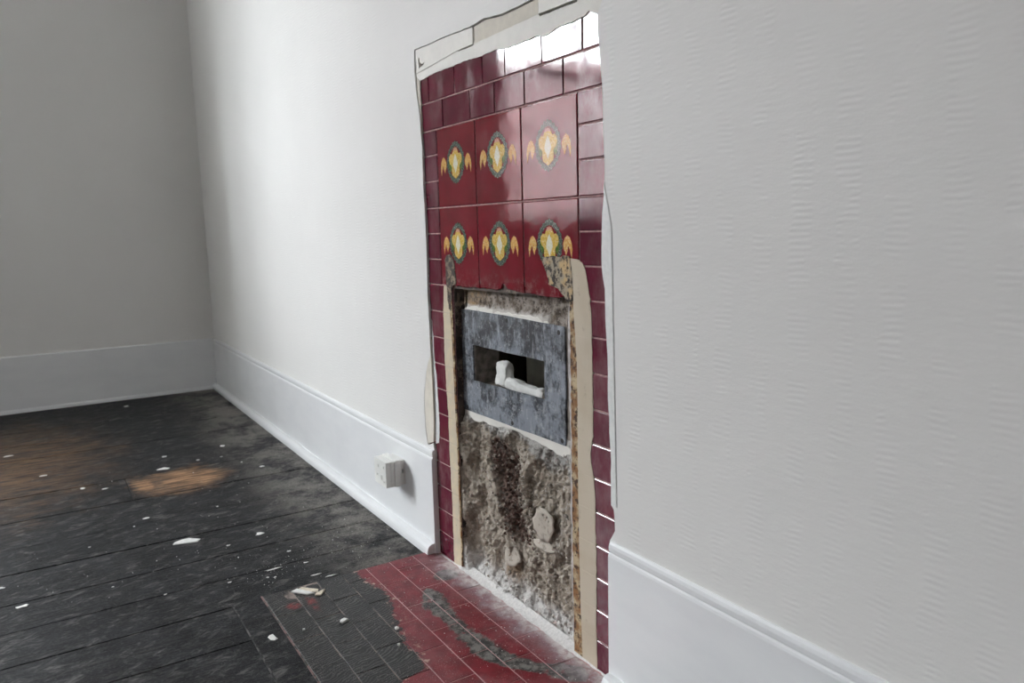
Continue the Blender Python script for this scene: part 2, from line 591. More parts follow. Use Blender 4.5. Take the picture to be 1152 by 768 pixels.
def prism(pts, axis, a, b, holes=(), cham=0.0):
    """outline pts (u,v) extruded along an axis from a (front) to b (back). axis 'y': (u,v)=(x,z); 'z': (x,y); 'x': (y,z).
    Returns verts (inches) and faces. holes: more outlines. cham: chamfer on the front edge (no holes)."""
    def mk(u, v, w):
        return (u, w, v) if axis == 'y' else (u, v, w) if axis == 'z' else (w, u, v)
    loops = [list(pts)] + [list(h) for h in holes]
    tri = tessellate_polygon([[Vector((u, v, 0)) for u, v in lp] for lp in loops])
    flat = [p for lp in loops for p in lp]
    n = len(flat)
    sgn = 1 if b > a else -1
    if cham > 0:
        area = sum(pts[i][0] * pts[(i + 1) % n][1] - pts[(i + 1) % n][0] * pts[i][1] for i in range(n))
        s = 1 if area > 0 else -1
        ins = []
        for i in range(n):
            p0, p1, p2 = Vector(pts[i - 1]), Vector(pts[i]), Vector(pts[(i + 1) % n])
            d1, d2 = (p1 - p0).normalized(), (p2 - p1).normalized()
            n1, n2 = Vector((-d1.y, d1.x)) * s, Vector((-d2.y, d2.x)) * s
            k = (n1 + n2)
            k = k / max(.35, 1 + n1.dot(n2)) if k.length > 1e-6 else n1
            ins.append(p1 + k * cham)
        V = [mk(p.x, p.y, a) for p in ins] + [mk(u, v, a + sgn * cham * .7) for u, v in flat] + [mk(u, v, b) for u, v in flat]
        Fc = [tuple(t) for t in tri] + [tuple(i + 2 * n for i in t) for t in tri]
        for i in range(n):
            j = (i + 1) % n
            Fc += [(i, j, j + n, i + n), (i + n, j + n, j + 2 * n, i + 2 * n)]
        return V, Fc
    V = [mk(u, v, a) for u, v in flat] + [mk(u, v, b) for u, v in flat]
    Fc = [tuple(t) for t in tri] + [tuple(i + n for i in t) for t in tri]
    k = 0
    for lp in loops:
        m = len(lp)
        for i in range(m):
            Fc.append((k + i, k + (i + 1) % m, k + n + (i + 1) % m, k + n + i))
        k += m
    return V, Fc


def wslab(name, pts, y0, y1, mat, parent=None, holes=(), cham=0.0, smooth=False):      # slab parallel to the tiled wall
    V, Fc = prism(pts, 'y', y0, y1, holes, cham)
    return mesh_obj(name, [P(*v) for v in V], Fc, mat, parent, smooth)


def fslab(name, pts, z0, z1, mat, parent=None, cham=0.0):                 # slab lying flat; z in inches from the floor, z0 = top
    V, Fc = prism(pts, 'z', z0, z1, (), cham)
    return mesh_obj(name, [G(*v) for v in V], Fc, mat, parent)


def rect(x0, x1, z0, z1):
    return [(x0, z0), (x1, z0), (x1, z1), (x0, z1)]


def boxes(name, bs, mat, parent=None, bev=0.0):          # boxes in inches, z from the floor
    bm = bmesh.new()
    for (x0, x1, y0, y1, z0, z1) in bs:
        r = bmesh.ops.create_cube(bm, size=1.0)
        for v in r['verts']:
            v.co = Vector(G(x0 + (v.co.x + .5) * (x1 - x0), y0 + (v.co.y + .5) * (y1 - y0), z0 + (v.co.z + .5) * (z1 - z0)))
    if bev:
        bmesh.ops.bevel(bm, geom=list(bm.edges), offset=bev * IN, segments=2, affect='EDGES', profile=.6)
    me = bpy.data.meshes.new(name)
    bm.to_mesh(me)
    bm.free()
    me.materials.append(MAT[mat])
    o = bpy.data.objects.new(name, me)
    COL.objects.link(o)
    if parent:
        o.parent = parent
    return o


def rough_line(pts, step, amp, seed, close=False):
    """subdivide a polyline and jitter it: ragged broken edges"""
    rr = random.Random(seed)
    out = []
    q = pts + ([pts[0]] if close else [])
    for a, b in zip(q[:-1], q[1:]):
        L = math.hypot(b[0] - a[0], b[1] - a[1])
        k = max(1, int(L / step))
        for i in range(k):
            t = i / k
            j = 0 if i == 0 else amp
            out.append((a[0] + (b[0] - a[0]) * t + rr.uniform(-j, j), a[1] + (b[1] - a[1]) * t + rr.uniform(-j, j)))
    if not close:
        out.append(pts[-1])
    return out


# ------------------------------------------------------------------ the room
WF = -.2                                              # face of the wallpaper, a little proud of the tiles
# edge of the wallpaper around the tiles, up the left side, over the top, down the right side (x, z from tile datum)
left_edge = [(-2.2, -29.4), (-2.2, -21.2), (-2.08, -20.56), (-2.3, -19.52), (-3.4, -19.94), (-3.75, -18.4), (-3.8, -16.9), (-3.66, -15.3), (-3.2, -13.7), (-2.75, -12.75), (-2.2, -12.02),
             (-2.16, -9.42), (-2.26, -6.85), (-2.14, -3.58), (-2.15, -.36), (-2.24, 2.11), (-2.2, 5.24), (-2.39, 7.33),
             (-2.83, 9.45), (-3.02, 10.84), (-2.86, 12.44)]
top_edge = [(-.18, 12.36), (2.31, 12.34), (5.92, 12.17), (6.42, 12.2), (8.13, 12.3), (10.18, 12.05), (13.41, 12.07),
            (16.0, 12.15), (18.6, 12.0), (20.4, 11.6), (20.75, 10.6)]
right_edge = [(20.2, 9.72), (20.21, 8.82), (20.29, 8.1), (20.4, 7.15), (20.53, 5.96), (20.59, 4.3), (20.65, 2.38), (20.67, .69),
              (20.58, -.28), (20.45, -1.01), (20.4, -2.5), (20.38, -4.0), (20.45, -4.51), (20.64, -5.26), (20.67, -6.27),
              (20.74, -7.8), (20.84, -9.07), (20.87, -10.11), (20.86, -11.68), (20.97, -12.71), (21.03, -14.29), (21.11, -15.34),
              (21.08, -17.95), (21.32, -18.15), (21.4, -18.78), (21.43, -19.42), (21.27, -19.7), (20.95, -20.2), (20.95, -29.4)]
hole_line = rough_line(left_edge[2:] + top_edge + right_edge[:-2], .55, .045, 3)
outline = [(XL - 3, -29.4)] + left_edge[:2] + hole_line + right_edge[-2:] + [(XR + 3, -29.4), (XR + 3, HC - FZ), (XL - 3, HC - FZ)]
wall_back = struct(wslab('wall_back', outline, WF, .9, 'wallpaper_white'))

# brickwork core behind the plaster, with the flue recess left open (joined: never seen)
core = wslab('wall_core', [(XL - 3, -29.4), (XL - 3, HC - FZ), (XR + 3, HC - FZ), (XR + 3, -29.4), (17.6, -29.4), (17.6, -5.6),
                           (1.2, -5.6), (1.2, -29.4)], 1.0, 8, 'cavity_brick', wall_back)

# wall with the window
VL, FL = prism(rect(YB - 3, 0.9, 0, HC), 'x', XL, XL - WT, [rect(a, b, c, d) for a, b, c, d in WIN])
wall_left = struct(mesh_obj('wall_left', [G(*v) for v in VL], FL, 'wallpaper_white'))
wall_right = struct(boxes('wall_right', [(XR, XR + 6, YB - 3, WF, 0, HC)], 'wallpaper_white'))
wall_front = struct(boxes('wall_front', [(XL, XR, YB - 6, YB, 0, HC)], 'wallpaper_white'))
ceiling = struct(boxes('ceiling', [(XL - WT, XR + 6, YB - 6, 8, HC, HC + 6)], 'ceiling_white'))

wi = 0
for (y0, y1, z0, z1) in WIN:
    wi += 1
    w = struct(empty('window_%d' % wi, G(XL - WT + 3, (y0 + y1) / 2, z0)))
    xa, xb = XL - WT + .5, XL - WT + 3.5

    def wbox(nm, bs):
        o = boxes(nm, bs, 'window_white')
        o.parent = w
        o.matrix_parent_inverse = Matrix.Translation(-w.location)
        return o
    ym = (y0 + y1) / 2
    zm = z0 + (z1 - z0) * .5
    wbox('window_frame', [(xa, xb, y0, y0 + 2, z0, z1), (xa, xb, y1 - 2, y1, z0, z1), (xa, xb, y0 + 2, y1 - 2, z1 - 2, z1), (xa, xb, y0 + 2, y1 - 2, z0, z0 + 3)])
    wbox('mullion', [(xa + .5, xb - .5, ym - 1, ym + 1, z0 + 3, z1 - 2)])
    wbox('meeting_rail', [(xa + .5, xb - .5, y0 + 2, ym - 1, zm - 1, zm + 1), (xa + .5, xb - .5, ym + 1, y1 - 2, zm - 1, zm + 1)])
    wbox('window_sill', [(XL - WT + 3.5, XL + 1.5, y0 + .02, y1 - .02, z0, z0 + 1.2)])

# panes
gl = bpy.data.materials.new('window_glass')
gl.use_nodes = True
nt = gl.node_tree
nt.nodes.remove(nt.nodes['Principled BSDF'])
_t, _g, _x = nt.nodes.new('ShaderNodeBsdfTransparent'), nt.nodes.new('ShaderNodeBsdfGlossy'), nt.nodes.new('ShaderNodeMixShader')
_t.inputs[0].default_value = (.98, .985, .985, 1)
_g.inputs['Roughness'].default_value = .02
_x.inputs[0].default_value = .04
nt.links.new(_t.outputs[0], _x.inputs[1])
nt.links.new(_g.outputs[0], _x.inputs[2])
nt.links.new(_x.outputs[0], nt.nodes['Material Output'].inputs[0])
MAT['window_glass'] = gl
_y0, _y1, _z0, _z1 = WIN[0]
_ym, _zm = (_y0 + _y1) / 2, (_z0 + _z1) / 2
for (a, b) in ((_y0 + 2, _ym - 1), (_ym + 1, _y1 - 2)):
    for (c, d) in ((_z0 + 3, _zm - 1), (_zm + 1, _z1 - 2)):
        o = boxes('pane', [(XL - WT + 1.9, XL - WT + 2.05, a, b, c, d)], 'window_glass', w)
        o.matrix_parent_inverse = Matrix.Translation(-w.location)
# ground outside, and an unseen block added to dim the window's lower reflection
struct(boxes('ground_outside', [(XL - 900, 700, -900, 700, -20, -18)], 'outside_ground'))
skyline = struct(boxes('skyline_blocker', [(XL - 700, XL - 480, -700, 500, -18, 184)], 'outside_blocker'))

# floorboards run away from the tiled wall
floor = struct(boxes('floor', [(XL - 6, XR + 6, YB - 6, 8, -3, -1.0)], 'subfloor'))
rng = random.Random(11)
gaps = [XL, -83.4, -75.5, -67.0, -58.7, -50.2, -42.1, -33.5, -25.6, -19.4, -13.1, -8.0, -2.75, 2.95, 9.0, 15.1, 21.2]
while gaps[-1] < XR - 7:
    gaps.append(gaps[-1] + 6.1)
gaps.append(XR)
HT = .10                                              # hearth tile faces stand this far above the boards
HX0, HX1, HY0 = -3.0, 21.1, -15.0                     # hearth: left, right, front
for i, (a, b) in enumerate(zip(gaps[:-1], gaps[1:])):
    y1 = 0.8
    if a >= -3 and b <= 21.5:
        y1 = -17.2
    cuts = [YB, rng.uniform(-120, -70), y1]
    if i == 6:
        cuts = [YB, -95, -20.6, y1]
    if i == 8:
        cuts = [YB, -88, y1]
    for c0, c1 in zip(cuts[:-1], cuts[1:]):
        g = rng.uniform(.022, .06)
        t = rng.uniform(-.025, .02)
        jag = [(a + g, c0 + .04)] + [(b - g, c0 + .04)]
        rr = random.Random(i * 7 + int(c1))
        k = 7
        for q in range(k + 1):
            jag.append((b - g - abs(rr.gauss(0, .022)), c0 + .04 + (c1 - c0 - .08) * q / k))
        for q in range(k, -1, -1):
            jag.append((a + g + abs(rr.gauss(0, .022)), c0 + .05 + (c1 - c0 - .1) * q / k))
        jag = jag[:2] + jag[3:-1]
        fslab('floorboard', jag, t, -.95, 'black_stained_board', floor, cham=.03)
# strip that frames the hearth
fslab('hearth_border_strip', rect(HX0, HX1, -17.17, HY0 - .05), .0, -.9, 'black_stained_board', floor, cham=.02)
fslab('worn_edge', [(HX0 - .1, -17.24), (HX0 - .06, -17.14), (2.5, -17.13), (9, -17.16), (16, -17.15), (16, -17.23), (8, -17.24), (1, -17.22)], .025, -.2, 'scuffed_edge', floor)
fslab('worn_edge', [(HX0 - .02, -15.09), (HX0 - .02, -14.98), (2.5, -14.97), (9, -14.99), (16, -14.98), (16, -15.08), (8, -15.09), (1, -15.07)], HT - .01, -.2, 'worn_edge', floor)

# skirting boards
SK = [(WF, 9.25), (-.30, 9.25), (-.40, 9.14), (-.45, 8.95), (-.43, 8.72), (-.38, 8.6), (-.46, 8.52), (-.5, 8.38), (-.5, 0.02), (WF, 0.02)]
BD = [(-.5, 1.0), (-.78, .97), (-1.0, .84), (-1.13, .62), (-1.18, .35), (-1.18, .02), (-.5, .02)]


def along_x(name, prof, x0, x1, mat, parent=None):
    n = len(prof)
    nseg = max(1, int((x1 - x0) / 4))
    V, Fc = [], []
    for k in range(nseg + 1):
        x = x0 + (x1 - x0) * k / nseg
        w = noise.noise(Vector((x * .13, 3.1, len(name)))) * .035
        V += [G(x, y + (w if y < WF - .01 else 0), z) for y, z in prof]
    for k in range(nseg):
        Fc += [(k * n + i, k * n + (i + 1) % n, (k + 1) * n + (i + 1) % n, (k + 1) * n + i) for i in range(n)]
    Fc += [tuple(range(n)), tuple(range(nseg * n, nseg * n + n))]
    return mesh_obj(name, V, Fc, mat, parent)


def along_y(name, prof, y0, y1, mat, parent=None, x=XL):
    n = len(prof)
    V = [G(x - (u - WF), yy, z) for yy in (y0, y1) for u, z in prof]
    Fc = [(i, (i + 1) % n, n + (i + 1) % n, n + i) for i in range(n)] + [tuple(range(n)), tuple(range(n, 2 * n))]
    return mesh_obj(name, V, Fc, mat, parent)


bl = struct(along_x('baseboard_back', SK, XL, -2.2, 'skirting_gloss'))
along_x('bead', BD, XL + .3, -2.3, 'skirting_gloss', bl)
br = struct(along_x('baseboard_back_right', SK, 21.15, XR, 'skirting_gloss'))
along_x('bead', BD, 21.2, XR, 'skirting_gloss', br)
SK2 = [(WF, 9.25), (-.42, 9.25), (-.5, 9.15), (-.5, .02), (WF, .02)]
b3 = struct(along_y('baseboard_left', SK2, YB, -.5, 'skirting_gloss'))
BD2 = [(-.5, .62), (-.62, .58), (-.72, .4), (-.74, .02), (-.5, .02)]
along_y('bead', BD2, YB, -.5, 'skirting_gloss', b3)

# ------------------------------------------------------------------ fireplace surround
FP = empty('fireplace_surround', P(9, .3, -29.4))


def adopt(o, parent):
    o.parent = parent
    o.matrix_parent_inverse = Matrix.Translation(-Vector(FP.location)) if parent is FP else Matrix.Identity(4)
    return o


GRF = .075                                            # grout sits this far behind the tile faces
OPX0, OPX1, OPZ = 1.72, 17.05, -5.95                  # opening in the tiling
# grout bed that carries the tiles, opened for the fire
gb = adopt(wslab('grout_bed', [(-3.6, -29.4), (-3.6, 10.6), (21.9, 10.6), (21.9, -29.4), (OPX1, -29.4), (OPX1, OPZ + .35), (OPX0, OPZ + .35), (OPX0, -29.4)],
                 GRF, .85, 'wall_grout'), FP)
rt = random.Random(5)
J = .055


def wall_tile(name, x0, x1, z0, z1, mat='burgundy_glaze', tilt=.010, cham=.05):
    cx, cz = (x0 + x1) / 2, (z0 + z1) / 2
    w, h = (x1 - x0) / 2 - J, (z1 - z0) / 2 - J
    V, Fc = prism(rect(-w, w, -h, h), 'y', 0, .3, (), cham)
    tx, tz = rt.gauss(0, tilt), rt.gauss(0, tilt)
    V = [P(cx + x, y + (x * tx + z * tz if y < .2 else 0), cz + z) for x, y, z in V]
    return adopt(mesh_obj(name, V, Fc, mat), FP)


lev = [8.14, 6.0, 4.1, 2.09, 0.0, -2.0, -4.03, -6.06, -8.22, -10.37, -12.56, -14.69, -16.8, -18.89, -21.05, -23.13, -25.25, -27.28, -29.35]
r1 = [-3.5, -1.03, 3.18, 7.3, 10.22, 14.47, 18.55, 21.8]
r2 = [-3.5, 1.2, 5.38, 8.8, 12.49, 16.67, 21.8]
for a, b in zip(r1[:-1], r1[1:]):
    wall_tile('brick_tile', a, b, 8.14, 10.3)
for a, b in zip(r2[:-1], r2[1:]):
    wall_tile('brick_tile', a, b, 6.0, 8.14)
for za, zb in zip(lev[1:-1], lev[2:]):
    low = za < -6
    wall_tile('brick_tile', -3.5, OPX0 + .03 if low else 0.0, zb, za, tilt=.0015 if low else .006)
    wall_tile('brick_tile', OPX1 - .02 if low else 18.0, 21.8, zb, za, tilt=.0015 if low else .006)

# picture tiles with their painted wreath, bloom and wings
ragged = [(1.31, -6.0), (2.36, -6.02), (3.85, -6.05), (5.3, -5.95), (5.94, -5.9), (6.46, -5.95), (8.44, -6.0), (9.0, -5.85), (9.15, -5.6),
          (9.35, -5.5), (9.55, -5.65), (9.85, -5.85), (10.88, -5.95), (12.0, -5.98), (12.58, -6.0), (13.66, -6.07), (14.8, -6.1), (15.9, -6.08), (16.66, -5.9), (18.0, -6.0)]


def ring(t, k=1.0):                                   # pointed oval
    a, b = 1.36 * k, 1.46 * k
    c, s = math.cos(t), math.sin(t)
    return (a * c * (1 - .10 * abs(s) ** 3), b * s * (1 + .06 * abs(s) ** 8))


def offs(pts, cx, cz):
    return [(cx + a, cz + b) for a, b in pts]


rw = random.Random(9)
outer = []
NR = 44
for i in range(NR):
    t = 2 * math.pi * i / NR
    outer.append(ring(t, 1.0 + (.035 if i % 2 else -.035)))
inner = [ring(2 * math.pi * i / NR, .76 + (.02 if i % 2 else -.02)) for i in range(NR)]
bloom = [(0, 1.06), (.22, .98), (.34, .78), (.42, .62), (.62, .66), (.82, .48), (.86, .18), (.74, -.08), (.58, -.16), (.50, -.32), (.52, -.62),
         (.46, -.86), (.22, -1.02), (0, -1.16), (-.22, -1.02), (-.46, -.86), (-.52, -.62), (-.50, -.32), (-.58, -.16), (-.74, -.08), (-.86, .18),
         (-.82, .48), (-.62, .66), (-.42, .62), (-.34, .78), (-.22, .98)]
bloom = [(a * 1.16, b * 1.02 - .02) for a, b in bloom]
heart = [(0, .62), (.16, .40), (.30, .10), (.36, -.16), (.24, -.36), (.12, -.55), (0, -.80), (-.12, -.55), (-.24, -.36), (-.36, -.16), (-.30, .10), (-.16, .40)]
crown = [(-.30, .80), (-.22, 1.08), (-.08, 1.02), (0, 1.14), (.08, 1.02), (.22, 1.08), (.30, .80), (0, .88)]
leafp = [(.78, -.05), (1.0, .30), (1.04, -.05), (.98, -.42), (.72, -.66), (.62, -.30)]
wing = [(1.46, .02), (1.62, .30), (1.84, .44), (2.06, .34), (2.22, .08), (2.30, -.26), (2.22, -.72), (2.10, -.36), (1.98, -.14), (1.90, -.10),
        (1.86, -.34), (1.70, -.58), (1.62, -.38), (1.50, -.24)]


wing = [(1.44 + (a - 1.46) * 1.12, b * 1.2) for a, b in wing]


def motif_at(tile, cx, cz):
    zt = cz
    o1 = wslab('painted_wreath', offs(outer, cx, zt), -.010, .02, 'motif_green', None, [offs(inner, cx, zt)])
    o2 = wslab('painted_bloom', offs(bloom, cx, zt), -.016, .02, 'motif_gold')
    o3 = wslab('painted_heart', offs(heart, cx, zt), -.022, .02, 'motif_pale')
    o4 = wslab('painted_crown', offs(crown, cx, zt), -.020, .02, 'motif_pink')
    L = [o1, o2, o3, o4]
    for s in (-1, 1):
        L.append(wslab('painted_leaf', [(cx + s * a, zt + b) for a, b in leafp], -.013, .02, 'motif_leaf'))
        L.append(wslab('painted_wing', [(cx + s * a, zt + b) for a, b in wing], -.013, .02, 'motif_amber'))
    for o in L:
        o.parent = tile
        o.matrix_parent_inverse = tile.matrix_parent_inverse.copy()
        o.matrix_parent_inverse = (Matrix.Translation(Vector(FP.location)) @ tile.matrix_parent_inverse).inverted()


for row, (z0, z1) in enumerate(((0.0, 6.0), (-6.0, 0.0))):
    for c in range(3):
        x0, x1 = c * 6.0, c * 6.0 + 6.0
        if row == 0:
            t = wall_tile('picture_tile', x0, x1, z0, z1, 'red_glaze', 0.0, .06)
        else:
            low = [(x, z) for x, z in ragged if x0 + J + .05 < x < x1 - J - .05]
            zl = [z for x, z in ragged if abs(x - x0) < 1.5][0]
            pts = [(x0 + J, -J)] + [(x0 + J, -5.98)] + rough_line(low, .4, .03, 20 + c) + [(x1 - J, -6.02 if c < 2 else -5.95), (x1 - J, -J)]
            t = adopt(wslab('picture_tile', pts, 0, .3, 'red_glaze', None, (), .05), FP)
        t['label'] = 'deep red glazed tile painted with a gold bloom in a green wreath'
        motif_at(t, (x0 + x1) / 2, (z0 + z1) / 2 + .25)

# beige band of old paint left on the tiles either side of the opening (a base coat and one piece per tile)
bandL = [(.75, -4.03), (.42, -4.6), (.43, -6.0), (.16, -7.8), (.08, -10.3), (.06, -12.5), (.2, -14.67), (.33, -16.86), (.31, -19.1), (.37, -21.36), (.43, -23.6), (.41, -25.9), (.41, -29.3)]
bandR = [(18.56, -4.22), (18.96, -5.62), (19.14, -7.19), (19.14, -7.98), (19.21, -9.84), (19.21, -11.46), (19.24, -13.09), (19.21, -14.2), (18.95, -15.09),
         (18.97, -15.92), (19.27, -16.96), (19.35, -18.63), (19.37, -20.33), (19.42, -22.62), (19.35, -26.17), (19.4, -29.3)]


def interp(line, z):
    for (x0, z0), (x1, z1) in zip(line[:-1], line[1:]):
        if z0 >= z >= z1:
            t = (z0 - z) / max(1e-6, z0 - z1)
            return x0 + (x1 - x0) * t
    return line[0][0] if z > line[0][1] else line[-1][0]


def band(name, lineA, lineB, z0, z1, y, mat, seed, amp=.05, step=.35):
    rr = random.Random(seed)
    n = max(2, int((z0 - z1) / step))
    A, B = [], []
    for i in range(n + 1):
        z = z0 + (z1 - z0) * i / n
        A.append((interp(lineA, z) + rr.uniform(-amp, amp), z))
        B.append((interp(lineB, z) + rr.uniform(-amp * .4, amp * .4), z))
    m = n + 1
    V = [P(a, y, b) for a, b in A + B] + [P(a, .06, b) for a, b in A + B]
    Fc = []
    for i in range(n):
        Fc += [(i, i + 1, m + i + 1, m + i), (2 * m + i, 2 * m + i + 1, 3 * m + i + 1, 3 * m + i), (i, i + 1, 2 * m + i + 1, 2 * m + i), (m + i, m + i + 1, 3 * m + i + 1, 3 * m + i)]
    Fc += [(0, m, 3 * m, 2 * m), (n, m + n, 3 * m + n, 2 * m + n)]
    return adopt(mesh_obj(name, V, Fc, mat), FP)


inL = [(1.3, -4.0), (1.25, -8.0), (1.45, -10.8), (1.5, -14.4), (1.6, -18), (1.66, -29.3)]
inR = [(17.3, -4.0), (17.4, -6.2), (17.67, -9.5), (17.72, -11.7), (17.68, -16), (17.67, -18.5), (17.73, -23.3), (17.8, -26.2), (17.94, -28.9), (17.94, -29.3)]
band('paint_base_coat', bandL, inL, -6.1, -29.3, -.014, 'beige_paint', 1, .03)
band('paint_base_coat', bandR, inR, -4.4, -29.3, -.014, 'beige_paint', 2, .03)
lv = lev[7:]
for za, zb in zip(lv[:-1], lv[1:]):
    band('paint_band', bandL, inL, za - .05, zb + .05, -.032, 'cream_edge_paint', int(za * 10), .05)
    band('paint_band', bandR, inR, za - .05, zb + .05, -.032, 'beige_paint', int(za * 10) + 1, .05)
# its rounded top corner on the right, and torn remains beside it
corner = [(17.2, -3.6), (17.9, -3.66), (18.35, -3.85), (18.62, -4.25), (18.85, -5.1), (18.97, -5.7), (19.1, -6.0), (17.42, -6.0), (17.3, -5.0)]
adopt(wslab('paint_band', corner, -.032, .06, 'beige_paint'), FP)
torn = rough_line([(14.1, -3.75), (14.6, -3.55), (15.6, -3.5), (17.15, -3.5), (17.3, -4.5), (17.42, -5.7), (17.3, -6.3), (16.7, -6.2), (16.55, -5.95), (15.9, -5.5), (14.85, -5.3), (14.6, -4.5)], .3, .07, 4, True)
adopt(wslab('torn_residue', torn, -.06, .06, 'torn_residue', None, (), .02), FP)
torn2 = rough_line([(.75, -4.0), (1.0, -3.7), (1.65, -3.6), (2.15, -4.0), (2.35, -4.6), (2.45, -5.9), (1.9, -6.0), (1.72, -6.2), (1.4, -8.0), (1.1, -7.9), (.9, -6.5), (.8, -5.0)], .3, .06, 6, True)
adopt(wslab('torn_residue', torn2, -.05, .06, 'grey_residue', None, (), .02), FP)
# rusted lips left and right of the opening
band('rusted_lip', [(17.05, -5.9), (17.03, -29.3)], inR, -6.1, -29.3, -.024, 'rusted_edge', 31, .05)
band('rusted_lip', inL, [(1.55, -6), (1.62, -8), (1.75, -10.8), (1.8, -14.4), (1.84, -29.3)], -6.3, -29.3, -.024, 'rusted_edge', 33, .06)
# white wall paint slopped over the tile edges on the left
wl = rough_line([(-2.05, -9.0), (-1.95, -9.3), (-1.85, -12), (-1.55, -13.6), (-1.42, -16), (-1.42, -18.2), (-1.62, -19.4), (-2.2, -19.6)], .5, .05, 8)
adopt(wslab('paint_slop', wl, -.018, .05, 'white_paint'), FP)
# sooty reveal of the opening, left side and head, and pale mortar fillet on the right
adopt(wslab('reveal', rough_line([(1.45, -29.35), (1.45, -6.2), (OPX0, -5.62), (OPX1, -5.62), (OPX1, -6.05), (OPX0 + .12, -6.25), (OPX0 + .02, -29.35)], 1.2, .0, 2), .16, 1.0, 'sooty_reveal'), FP)
adopt(wslab('mortar_fillet', rough_line([(16.55, -29.3), (16.35, -22), (16.4, -16), (16.3, -8.4), (16.5, -6.3), (17.1, -6.2), (17.1, -29.3)], .6, .07, 12, True), .30, .95, 'pale_mortar', None, (), .08), FP)


# rough plaster below the plate
def hfield(name, x0, x1, z0, z1, nx, nz, fy, mat, edge_back=None):
    V, Fc = [], []
    for k in range(nz + 1):
        for i in range(nx + 1):
            x, z = x0 + (x1 - x0) * i / nx, z0 + (z1 - z0) * k / nz
            V.append(P(x, fy(x, z), z))
    for k in range(nz):
        for i in range(nx):
            a = k * (nx + 1) + i
            Fc.append((a, a + 1, a + nx + 2, a + nx + 1))
    n = len(V)                                        # close it behind so that it has thickness
    rim = [i for i in range(nx + 1)] + [(k + 1) * (nx + 1) - 1 for k in range(1, nz + 1)] + [nz * (nx + 1) + i for i in range(nx - 1, -1, -1)] + [k * (nx + 1) for k in range(nz - 1, 0, -1)]
    for r in rim:
        v = V[r]
        V.append((v[0], 1.6 * IN, v[2]))
    m = len(rim)
    for i in range(m):
        Fc.append((rim[i], rim[(i + 1) % m], n + (i + 1) % m, n + i))
    Fc.append(tuple(n + i for i in range(m)))
    return adopt(mesh_obj(name, V, Fc, mat, None, True), FP)


def fbm(x, z, s, o=4, seed=0.0):
    return noise.fractal(Vector((x * s, z * s, seed)), 1.0, 2.1, o)


def sm(a, b, v):
    t = max(0., min(1., (v - a) / (b - a)))
    return t * t * (3 - 2 * t)


def infill_y(x, z):
    y = .80 + .07 * fbm(x, z * .6, .35, 3, 2.0)
    rgh = .45 + .9 * sm(-.25, .3, fbm(x, z, .4, 3, 31.))
    y += rgh * (.13 * fbm(x, z, 1.3, 5, 7.0) + .16 * abs(fbm(x, z, 2.3, 4, 17.0)) - .15 * max(0, fbm(x, z, 3.6, 3, 23.0)))
    # peeled skin: ragged steps where coats have come away
    s = fbm(x * .9 + 3, z * .45, .55, 5, 11.0)
    for k, th in enumerate((-.22, .0, .2, .42)):
        y += (.14, .17, .13, .10)[k] * sm(th, th + .035, s)
    y -= .22
    # trough of exposed brick
    bx = x + .28 * (z + 20.5) + .5 * fbm(x, z, .7, 4, 4.0)
    d = math.hypot((bx - 8.0) / 1.8, (z + 20.6) / 4.0)
    t = sm(1.06, .94, d)
    y += t * (.22 + .24 * fbm(x, z, 2.9, 3, 5.0))
    # granular lumps right of it
    d2 = math.hypot((bx - 10.2) / 1.2, (z + 21.0) / 2.8)
    y -= sm(1.1, .5, d2) * (.08 + .50 * max(0, fbm(x, z, 2.4, 3, 9.0)))
    # vertical crevices
    for cx, w, zt, zb, sd in ((4.3, .17, -17.5, -29, 1.), (13.6, .20, -22.5, -29, 3.), (6.2, .15, -22.5, -27.5, 5.), (15.2, .16, -16.5, -25, 8.), (10.3, .12, -24.5, -28, 12.)):
        xx = cx + .5 * fbm(z, 1.0, .8, 4, sd)
        k = sm(w, w * .3, abs(x - xx)) * sm(zb, zb + 1.2, z) * sm(zt, zt - 1.2, z)
        y += .30 * k * max(0, .5 + .9 * fbm(x, z, 1.4, 2, sd))
    # spread of set plaster below the plate, and the heap at the bottom
    y -= .10 * sm(-17.2, -16.0, z) * (.6 + .6 * fbm(x, z, 1.1, 3, 6.))
    y -= .30 * sm(-28.2, -29.4, z)
    y -= .60 * sm(3.3, 1.78, x) * sm(-15.8, -17.0, z) + .12 * sm(16.0, 16.9, x)
    if z > -16.9:
        y = max(y, .50 + .22 * sm(-16.9, -16.2, z))
    return max(.12, min(y, 1.35))


inf = hfield('plaster_infill', 1.7, 17.05, -29.38, -15.4, 190, 172, infill_y, 'crumbling_plaster')


def lint_y(x, z):
    y = .84 + .07 * fbm(x, z, .8, 4, 3.) + .05 * fbm(x, z, 2.4, 3, 8.)
    y -= .10 * sm(-7.2, -7.7, z + .25 * fbm(x, 1., .9, 3, 1.)) * (1 if x < 13.7 else 0)
    y += .14 * sm(.2, 0, abs(x - 14.0 - .2 * fbm(z, 0., 1., 2, 3.)))
    y += .30 * sm(2.7, 2.2, x) * sm(-6.3, -6.6, z)
    return y


hfield('lintel_mortar', 1.7, 17.05, -8.5, -5.5, 90, 22, lint_y, 'old_mortar')

# curls of plaster skin lifting off the infill

